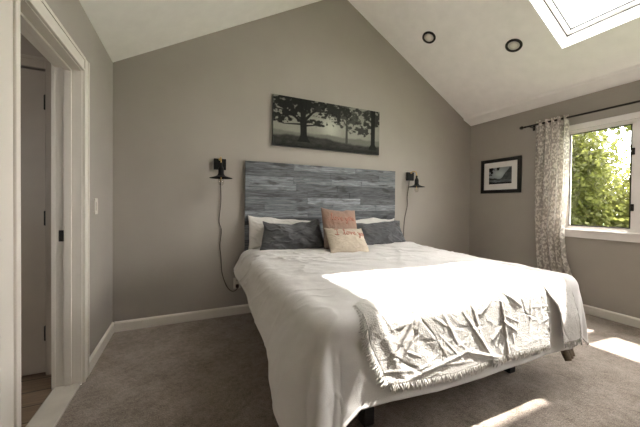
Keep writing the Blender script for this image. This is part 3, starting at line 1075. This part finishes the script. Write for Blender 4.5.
def foot_wrinkles(A, B):
    w = sstep(-1.90, -2.08, B)
    r1 = np.clip(1 - np.abs(fbm(nC, A * 9 + B * 5, B * 11 - A * 4, 2)) * 3.2, 0, 1) ** 2
    r2 = np.clip(1 - np.abs(fbm(nD, A * 5 - B * 6, B * 8 + A * 6, 3)) * 3.4, 0, 1) ** 2
    return w * (.0008 * r1 + .0011 * r2 + .0018 * fbm(nB, A * 5, B * 2.2, 3))


def edge_left(t):     # t: 0 head .. 1 foot ; cloth x of the left hem
    return np.interp(t, [0, .2, .5, .72, .83, 1.0], [.965, .945, .905, .845, .72, .58])


def edge_foot(s):
    return np.interp(s, [0, .12, .215, .255, .31, .41, .53, .73, .83, 1.0], [-2.42, -2.50, -2.49, -2.425, -2.43, -2.455, -2.47, -2.465, -2.485, -2.39])


def comforter():
    nu, nv = 420, 420
    S, Tt = np.meshgrid(np.linspace(0, 1, nu), np.linspace(0, 1, nv), indexing='ij')
    A0 = edge_left(Tt); A1 = np.interp(Tt, [0, .5, 1], [3.36, 3.40, 3.44])
    A = A0 + (A1 - A0) * S
    B0 = -.20 + .02 * np.sin(A * 5); B1 = edge_foot(S)
    B = B0 + (B1 - B0) * Tt
    X, Y, Z, L, rem = drape(A, B)
    n = normals(X, Y, Z)
    h = comforter_height(A, B, L)
    h = h + creases(A, B, [(1.6, -.9, 2.3, -1.1, .02, .012), (2.45, -.55, 2.95, -.95, .018, .012), (2.6, -.45, 3.0, -.7, .02, .014), (1.45, -.75, 2.2, -.95, .018, .010), (1.3, -.7, 1.9, -1.25, .03, .010)])
    # thicker rolled hem
    hem = np.exp(-((1 - Tt) / .006) ** 2) + np.exp(-(S / .005) ** 2)
    h = h + .004 * hem
    X = X + n[..., 0] * h; Y = Y + n[..., 1] * h; Z = Z + n[..., 2] * h
    # keep the cloth off the floor
    Z = np.maximum(Z, .03)
    me = bpy.data.meshes.new('comforter')
    P = np.stack([X, Y, Z], -1).reshape(-1, 3)
    org = np.array((2.155, -1.06, .385))
    me.from_pydata((P - org).tolist(), [], grid_faces(nu, nv))
    me.polygons.foreach_set('use_smooth', [True] * len(me.polygons))
    me.materials.append(M_white)
    o = bpy.data.objects.new('comforter', me); COL.objects.link(o); o.location = org
    tag(o, 'large white comforter spread over the bed and hanging low at the front corner', 'comforter')
    md = o.modifiers.new('thick', 'SOLIDIFY'); md.thickness = .012; md.offset = -1 if n[..., 2].mean() > 0 else 1
    return o


comforter()


# ---------------------------------------------------------------- throw blanket across the foot
def throw_edges(B):
    left = np.interp(-B, [1.45, 1.86, 1.99, 2.15, 2.45], [1.56, 1.53, 1.34, 1.36, 1.50])
    return left, 2.99 + 0 * B


def throw():
    nu, nv = 460, 240
    S, Tt = np.meshgrid(np.linspace(0, 1, nu), np.linspace(0, 1, nv), indexing='ij')
    B1 = edge_foot((1.35 + S * 1.6 - .58) / 2.88) + .075 - .010 * np.sin(S * 9)
    # the loose flap at the right end hangs a little shorter
    B = -1.84 + (B1 + 1.84) * Tt
    l, r = throw_edges(B)
    A = l + (r - l) * S
    X, Y, Z, L, rem = drape(A, B)
    n = normals(X, Y, Z)
    h = comforter_height(A, B, L) + .004 + .010 * sstep(-1.86, -1.98, B)
    hw_ = foot_wrinkles(A, B) + creases(A, B, rand_lines)
    # long fold lines of the once-folded cloth
    hw_ = hw_ + .62 * creases(A, B, [(1.45, -2.06, 2.05, -2.03, .010, .012), (2.25, -2.02, 2.3, -2.42, .009, .016), (2.25, -2.02, 2.08, -2.13, .009, .012), (2.25, -2.02, 2.44, -2.13, .009, .012),
                                (2.27, -2.2, 2.17, -2.28, .008, .010), (2.27, -2.2, 2.37, -2.26, .008, .010),
                                (1.66, -2.02, 1.48, -2.22, .009, .014), (1.71, -2.02, 1.53, -2.25, .009, .014), (1.95, -2.1, 2.18, -2.40, .008, .008), (1.5, -2.36, 2.0, -2.30, .009, .007), (1.95, -2.30, 2.26, -2.40, .008, .008),
                                (1.8, -2.08, 1.9, -2.25, .010, .005), (2.02, -2.08, 2.1, -2.3, .010, .005), (1.48, -2.385, 2.7, -2.42, .005, .005), (2.55, -2.05, 2.5, -2.3, .010, .004), (1.4, -2.04, 1.55, -2.36, .025, .008), (1.6, -2.14, 1.78, -2.32, .03, -.006)])
    h = h + hw_ * sstep(-1.8, -2.02, B)
    # flap at the right gapes away from the rest
    h = h + .03 * sstep(2.70, 2.82, A) * sstep(-2.05, -2.3, B)
    X = X + n[..., 0] * h; Y = Y + n[..., 1] * h; Z = Z + n[..., 2] * h
    # the slit between main piece and flap
    slit0 = 2.70 - .0 * A; gape = .10 * sstep(-2.04, -2.2, B)
    keep = ~((A > slit0) & (A < slit0 + gape) & (B < -2.05))
    keep &= ~((A > 2.70) & (B < -2.43 + .1 * (A - 2.8)))
    me = bpy.data.meshes.new('throw_blanket')
    P = np.stack([X, Y, Z], -1)
    org = np.array((2.155, -2.0, ZT))
    me.from_pydata((P.reshape(-1, 3) - org).tolist(), [], grid_faces(nu, nv, keep))
    bm = bmesh.new(); bm.from_mesh(me)
    bmesh.ops.delete(bm, geom=[v for v in bm.verts if not v.link_faces], context='VERTS')
    bm.to_mesh(me); bm.free()
    me.polygons.foreach_set('use_smooth', [True] * len(me.polygons))
    me.materials.append(M_throw)
    o = bpy.data.objects.new('throw_blanket', me); COL.objects.link(o); o.location = org
    tag(o, 'white fringed throw blanket laid crumpled across the foot of the bed', 'throw blanket')
    md = o.modifiers.new('thick', 'SOLIDIFY'); md.thickness = .006; md.offset = -1 if n[..., 2].mean() > 0 else 1
    # fringe along the hem, the left edge, the slit and the right end
    fr = MB(); q = random.Random(8)

    def strand(p, d, nn, ln):
        p = Vector(p) + Vector(nn) * .002; d = Vector(d).normalized(); nn = Vector(nn)
        side = d.cross(nn).normalized()
        a = q.uniform(-.35, .35); b = q.uniform(-.3, .3)
        pts = [p - d * .006, p + d * ln * .35 + side * a * ln * .3 + nn * .004, p + d * ln * .7 + side * (a * .3 + b) * ln * .5 + nn * .006, p + d * ln + side * (a + b) * ln * .6 + nn * .003]
        fr.tube(pts, [.0028, .0032, .0028, .0012], 5)

    for i in range(2, nu - 2, 3):
        col = np.where(keep[i])[0]
        j = col.max()
        if A[i, j] > 2.70 and A[i, j] < 2.80: continue
        p = P[i, j]; d = P[i, j] - P[i, j - 3]
        strand(p, d + np.array((0, 0, -.01)), n[i, j], q.uniform(.03, .05))
    for j in range(8, nv - 2, 3):
        p = P[0, j]; strand(p, P[0, j] - P[3, j] + .35 * (P[0, j] - P[0, j - 1]) + np.array((0, 0, -.008)), n[0, j], q.uniform(.03, .055))
    for j in range(20, nv - 2, 3):
        if not keep[nu - 1, j]: continue
        p = P[nu - 1, j]; strand(p, P[nu - 1, j] - P[nu - 4, j] + np.array((0, 0, -.03)), n[nu - 1, j], q.uniform(.05, .08))
    fo = fr.build('fringe', M_throw, o)
    fo['kind'] = 'stuff'
    return o


throw()


# ================================================================== PILLOWS
def pillow_surface(w, h, t, seed, p=2.6, wr=.010, pinch=.09, n=80, sag=.10, taper=.0):
    """two puffed sheets sewn at the rim, standing in local x (width) / z (height), y thickness; base at z=0"""
    f = make_noise(seed); g = make_noise(seed + 1)
    U, V = np.meshgrid(np.linspace(-1, 1, n), np.linspace(-1, 1, n), indexing='ij')
    bow = 1 - pinch * (1 - V ** 2) * 1.0
    bow2 = 1 - pinch * (1 - U ** 2) * 1.0
    Xb = U * bow * w / 2
    Zb = V * bow2 * h / 2 + sag * h * (fbm(f, U * 1.6 + 9, V * 0 + 2, 2) * (V + 1) / 2) 
    Xb = Xb * (1 - taper * (V + 1) / 2) + .02 * w * fbm(g, V * 1.4 + 4, U * .5, 2)
    th = np.clip(1 - np.abs(U) ** p, 0, 1) ** .6 * np.clip(1 - np.abs(V) ** 2, 0, 1) ** .6
    out = []
    for s in (-1, 1):
        n1 = fbm(f, U * 2.2 + 5 * s, V * 2.2, 3)
        edge = np.clip(1 - th, 0, 1)
        wrk = np.clip(1 - np.abs(fbm(g, U * 2.4 + V * 1.3 + 3 * s, V * 1.5 - U * .8, 3)) * 2.8, 0, 1) ** 2
        Yb = s * (th * t / 2) + s * (wr * 1.6 * n1 * th + wr * 1.3 * wrk * np.clip(th * 2.0, 0, 1) * (.4 + .6 * edge))
        out.append(np.stack([Xb, Yb, Zb + h / 2], -1))
    return out, U, V


def pillow_mesh(name, w, h, t, seed, mat, **k):
    (fr, bk), U, V = pillow_surface(w, h, t, seed, **k)
    n = fr.shape[0]
    vs = np.concatenate([fr.reshape(-1, 3), bk.reshape(-1, 3)])
    fa = grid_faces(n, n)
    fb = [tuple(reversed([i + n * n for i in q])) for q in fa]
    me = bpy.data.meshes.new(name)
    me.from_pydata(vs.tolist(), [], fa + fb)
    bm = bmesh.new(); bm.from_mesh(me)
    bmesh.ops.remove_doubles(bm, verts=bm.verts, dist=1e-5)
    bmesh.ops.recalc_face_normals(bm, faces=bm.faces)
    bm.to_mesh(me); bm.free()
    me.polygons.foreach_set('use_smooth', [True] * len(me.polygons))
    me.materials.append(mat)
    o = bpy.data.objects.new(name, me); COL.objects.link(o)
    return o, fr


def place(o, loc, tilt, yaw=0, roll=0):
    o.location = loc
    o.rotation_euler = (Matrix.Rotation(yaw, 3, 'Z') @ Matrix.Rotation(-tilt, 3, 'X') @ Matrix.Rotation(roll, 3, 'Y')).to_euler()


R = math.radians
pw, _ = pillow_mesh('white_pillow', .80, .36, .15, 81, M_pilw, pinch=.04)
tag(pw, 'white pillow standing behind the grey one on the left half of the bed', 'pillow', 'white pillows against the headboard')
place(pw, (1.585, -.165, .675), R(11), 0, R(1))
pw2, _ = pillow_mesh('white_pillow', .80, .34, .15, 84, M_pilw, pinch=.04)
tag(pw2, 'white pillow mostly hidden behind the grey one on the right half of the bed', 'pillow', 'white pillows against the headboard')
place(pw2, (2.70, -.165, .675), R(11), 0, R(-1))
pg, _ = pillow_mesh('grey_pillow', .80, .355, .19, 87, M_grey, pinch=.10, wr=.016, taper=.20, sag=.12)
tag(pg, 'charcoal grey pillow at the left, leaning in front of the white pillow', 'pillow', 'charcoal grey pillows at the head of the bed')
place(pg, (1.635, -.335, .68), R(20), R(-2), R(-1))
pg2, _ = pillow_mesh('grey_pillow', .82, .315, .19, 90, M_grey, pinch=.10, wr=.016, taper=.12, sag=.12)
tag(pg2, 'charcoal grey pillow at the right, beside the two small cushions', 'pillow', 'charcoal grey pillows at the head of the bed')
place(pg2, (2.74, -.335, .68), R(20), R(2), R(0))


# cursive strokes: letters as polylines in a unit box (x advance, y up)
LET = {
    'I': (.75, [[(.1, .85), (.35, 1.0), (.62, .95)], [(.40, .97), (.34, .5), (.26, .05), (.1, .02), (.02, .12)], [(.1, .0), (.5, .02)]]),
    'l': (.42, [[(0, .0), (.2, .5), (.32, .95), (.22, 1.0), (.16, .6), (.18, .1), (.3, 0), (.42, .1)]]),
    'o': (.5, [[(.0, .1), (.12, .38), (.28, .42), (.1, .4), (.05, .15), (.18, 0), (.34, .1), (.34, .33), (.26, .42), (.36, .36), (.5, .38)]]),
    'v': (.45, [[(0, .38), (.08, .36), (.16, .02), (.3, .36), (.38, .34), (.45, .3)]]),
    'e': (.42, [[(0, .12), (.22, .25), (.27, .38), (.16, .42), (.08, .2), (.18, 0), (.32, .04), (.42, .14)]]),
    'y': (.48, [[(0, .36), (.06, .4), (.1, .1), (.24, .06), (.34, .4), (.3, -.1), (.16, -.42), (.06, -.3), (.26, -.04), (.48, .12)]]),
    'u': (.52, [[(0, .2), (.06, .4), (.1, .1), (.22, .0), (.34, .38), (.34, .08), (.44, .0), (.52, .12)]]),
    'a': (.5, [[(.3, .4), (.12, .36), (.06, .12), (.16, 0), (.3, .18), (.33, .4), (.32, .08), (.42, 0), (.5, .12)]]),
    ' ': (.3, []),
}


def lettering(parent, fr, text, u0, v0, size, mat, rad, slope=0.):
    """stitched script lying on the front sheet of a cushion; u, v in -1..1 over the sheet, letters sized in metres"""
    n = fr.shape[0]
    w = fr[-1, n // 2, 0] - fr[0, n // 2, 0]; h = fr[n // 2, -1, 2] - fr[n // 2, 0, 2]

    def onsurf(x, y):
        u = np.clip((u0 + 2 * x / w + 1) / 2 * (n - 1), 0, n - 1.001); v = np.clip((v0 + 2 * (y + slope * x) / h + 1) / 2 * (n - 1), 0, n - 1.001)
        i, j = int(u), int(v); a, b = u - i, v - j
        p = fr[i, j] * (1 - a) * (1 - b) + fr[i + 1, j] * a * (1 - b) + fr[i, j + 1] * (1 - a) * b + fr[i + 1, j + 1] * a * b
        return (p[0], p[1] - .0015, p[2])

    mb = MB(); x = 0
    for ch in text:
        adv, strokes = LET[ch]
        for s in strokes:
            pts = spline([(q[0], q[1], 0) for q in s], 5)
            mb.tube([onsurf((x + q[0]) * size, q[1] * size) for q in pts], rad, 6)
        x += adv
    me_o = mb.build('lettering', mat, None)
    me_o.parent = parent
    return me_o


cp, frp = pillow_mesh('pink_cushion', .41, .46, .15, 95, M_pink, pinch=.05, wr=.005, sag=.05)
tag(cp, 'square pink and beige cushion leaning behind the cream lettered cushion', 'cushion')
place(cp, (2.095, -.51, .705), R(21), R(-3), R(3))
cc, frc = pillow_mesh('cream_cushion', .44, .32, .13, 98, M_cream, pinch=.05, wr=.005, sag=.05)
tag(cc, 'cream cushion with red I love you lettering, lying in front of the pink cushion', 'cushion')
place(cc, (2.10, -.67, .695), R(42), R(-3), R(3))
lettering(cc, frc, 'I love you', -.66, .20, .082, M_ink, .0034)
lettering(cp, frp, 'love you', -.62, .38, .078, M_inkp, .004)

# small brown bundle poking out under the comforter
def bundle():
    root = empty('cloth_bundle', (3.11, -2.05, .13), 'small brown striped cloth bundle hanging below the comforter at the right foot corner', 'cloth')
    mb = MB()
    for k, (ox, oz, r) in enumerate(((0, 0, .024), (.027, .010, .022), (.052, .022, .019))):
        pts = [(3.055 + ox + .018 * t, -2.05 + .05 * t, .10 + oz + .09 * t) for t in np.linspace(0, 1, 8)]
        rs = [r * (.6 + .4 * math.sin(PI * min(1, .2 + t))) for t in np.linspace(0, .6, 8)]
        mb.tube(pts, rs, 14)
    mb.build('rolled_fold', simple('brown_ribbed_cloth', (.20, .15, .105), .9, noise=.25, nscale=40, bump=.4, bscale=120), root)
    return root


bundle()

# ================================================================== OUTSIDE
gr = MB().box(W + T, 40, -25, 25, -.6, -.5)
struct('ground', gr, M_lawn)


def tree(x, y, zc, rx, ry, rz_, n, mat, label, seed, ls=.105, holes=None):
    q = np.random.default_rng(seed)
    root = empty('leafy_tree', (x, y, -.5), label, 'tree', 'trees outside the window')
    tk = MB()
    top = zc + .3 * rz_
    tk.tube([(x, y, -.5), (x + .06, y + .04, zc * .4), (x, y, top)], [.16, .12, .05], 10)
    for k in range(7):
        a = k * 2.4; z = zc - rz_ * .5 + k * .14 * rz_
        tk.tube([(x, y, z), (x + math.cos(a) * rx * .4, y + math.sin(a) * ry * .4, z + .25 * rz_), (x + math.cos(a) * rx * .75, y + math.sin(a) * ry * .75, z + .4 * rz_)], [.05, .03, .01], 6)
    tk.build('trunk', M_bark, root)
    # leaves gathered in clumps through the crown
    nc = 60
    d = q.normal(size=(nc, 3)); d /= np.linalg.norm(d, axis=1, keepdims=True)
    rad = q.random(nc) ** .45
    cc_ = d * rad[:, None] * np.array((rx, ry, rz_)) + np.array((x, y, zc))
    which = q.integers(0, nc, n)
    c = cc_[which] + q.normal(size=(n, 3)) * np.array((rx, ry, rz_)) * .2
    if holes is not None:
        for (hy, hz, hr) in holes:
            kp = np.hypot(c[:, 1] - hy, c[:, 2] - hz) > hr * (.75 + .5 * q.random(len(c)))
            c = c[kp]
    c = c[c[:, 2] > -.4]
    n = len(c)
    a = q.normal(size=(n, 3)); a /= np.linalg.norm(a, axis=1, keepdims=True)
    b = np.cross(a, q.normal(size=(n, 3))); b /= np.linalg.norm(b, axis=1, keepdims=True)
    s = ls * (.6 + .8 * q.random((n, 1)))
    P = np.stack([c - a * s * .5, c + b * s * .3, c + a * s * .5, c - b * s * .3], 1).reshape(-1, 3)
    P -= np.array((x, y, -.5))
    me = bpy.data.meshes.new('crown')
    me.from_pydata(P.tolist(), [], [(4 * i, 4 * i + 1, 4 * i + 2, 4 * i + 3) for i in range(n)])
    me.materials.append(mat)
    o = bpy.data.objects.new('crown', me); COL.objects.link(o); o.parent = root
    return root


tree(9.4, 1.3, 2.5, 1.3, 1.15, 2.3, 34000, M_leaf[0], 'bushy green tree filling the pane behind the curtain edge', 1)
tree(10.9, -.6, .75, 1.2, 1.8, 1.3, 34000, M_leaf[1], 'low yellow green tree under the patch of bright sky', 2)
tree(8.4, -.9, 3.5, .9, .9, .85, 9000, M_leaf[0], 'overhanging tree crown at the top of the pane beside the latches', 3)
tree(14.5, 3.5, 2.2, 1.8, 1.4, 2.6, 20000, M_leaf[2], 'darker tree farther off, glimpsed beside the edge of the curtain', 4, .12)

# ================================================================== LIGHT
wd = bpy.data.worlds.new('sky'); SC.world = wd; wd.use_nodes = True
t = wd.node_tree
bg = t.nodes['Background']
tcw = t.nodes.new('ShaderNodeTexCoord')
dt = t.nodes.new('ShaderNodeVectorMath'); dt.operation = 'DOT_PRODUCT'
sd_ = Vector((1, -.05, .9)).normalized()
dt.inputs[1].default_value = sd_
t.links.new(tcw.outputs['Generated'], dt.inputs[0])
rw = t.nodes.new('ShaderNodeMapRange'); rw.inputs['From Min'].default_value = -.2; rw.inputs['From Max'].default_value = 1
rw.inputs['To Min'].default_value = .6; rw.inputs['To Max'].default_value = 1.5; rw.clamp = True
t.links.new(dt.outputs['Value'], rw.inputs['Value'])
ml = t.nodes.new('ShaderNodeMath'); ml.operation = 'MULTIPLY'; ml.inputs[1].default_value = 9.5
t.links.new(rw.outputs['Result'], ml.inputs[0])
bg.inputs['Color'].default_value = (1, .972, .935, 1)
t.links.new(ml.outputs[0], bg.inputs['Strength'])

sl = bpy.data.lights.new('sun', 'SUN'); sl.energy = 18; sl.angle = R(.9); sl.color = (1, .95, .87)
so = bpy.data.objects.new('sun', sl); COL.objects.link(so)
so.rotation_euler = Vector((-.51, .04, -1)).to_track_quat('-Z', 'Y').to_euler()
so.location = (8, 0, 9)

# ================================================================== CAMERA
yaw, pitch, roll, fpx, cyp = .4276, -.0117, .0101, 286.39, 208.11
fwd = Vector((math.sin(yaw) * math.cos(pitch), math.cos(yaw) * math.cos(pitch), math.sin(pitch)))
rt = Vector((math.cos(yaw), -math.sin(yaw), 0)); up = rt.cross(fwd)
c_, s_ = math.cos(roll), math.sin(roll)
rt2 = rt * c_ + up * s_
up2 = up * c_ - rt * s_
cam = bpy.data.cameras.new('camera'); co = bpy.data.objects.new('camera', cam); COL.objects.link(co)
M = Matrix((rt2, up2, -fwd)).transposed().to_4x4()
M.translation = Vector((.6336, -3.1375, 1.177))
co.matrix_world = M
cam.sensor_width = 36; cam.lens = fpx * 36 / 640
cam.shift_y = -(213.5 - cyp) / 640
cam.clip_start = .05
SC.camera = co

SC.view_settings.view_transform = 'Standard'
SC.view_settings.look = 'None'
SC.view_settings.exposure = 0.6
SC.view_settings.gamma = 1.0
SC.view_settings.use_curve_mapping = False
SC.cycles.use_denoising = True
SC.cycles.max_bounces = 12
SC.cycles.diffuse_bounces = 8
SC.cycles.transparent_max_bounces = 16
SC.cycles.sample_clamp_indirect = 8
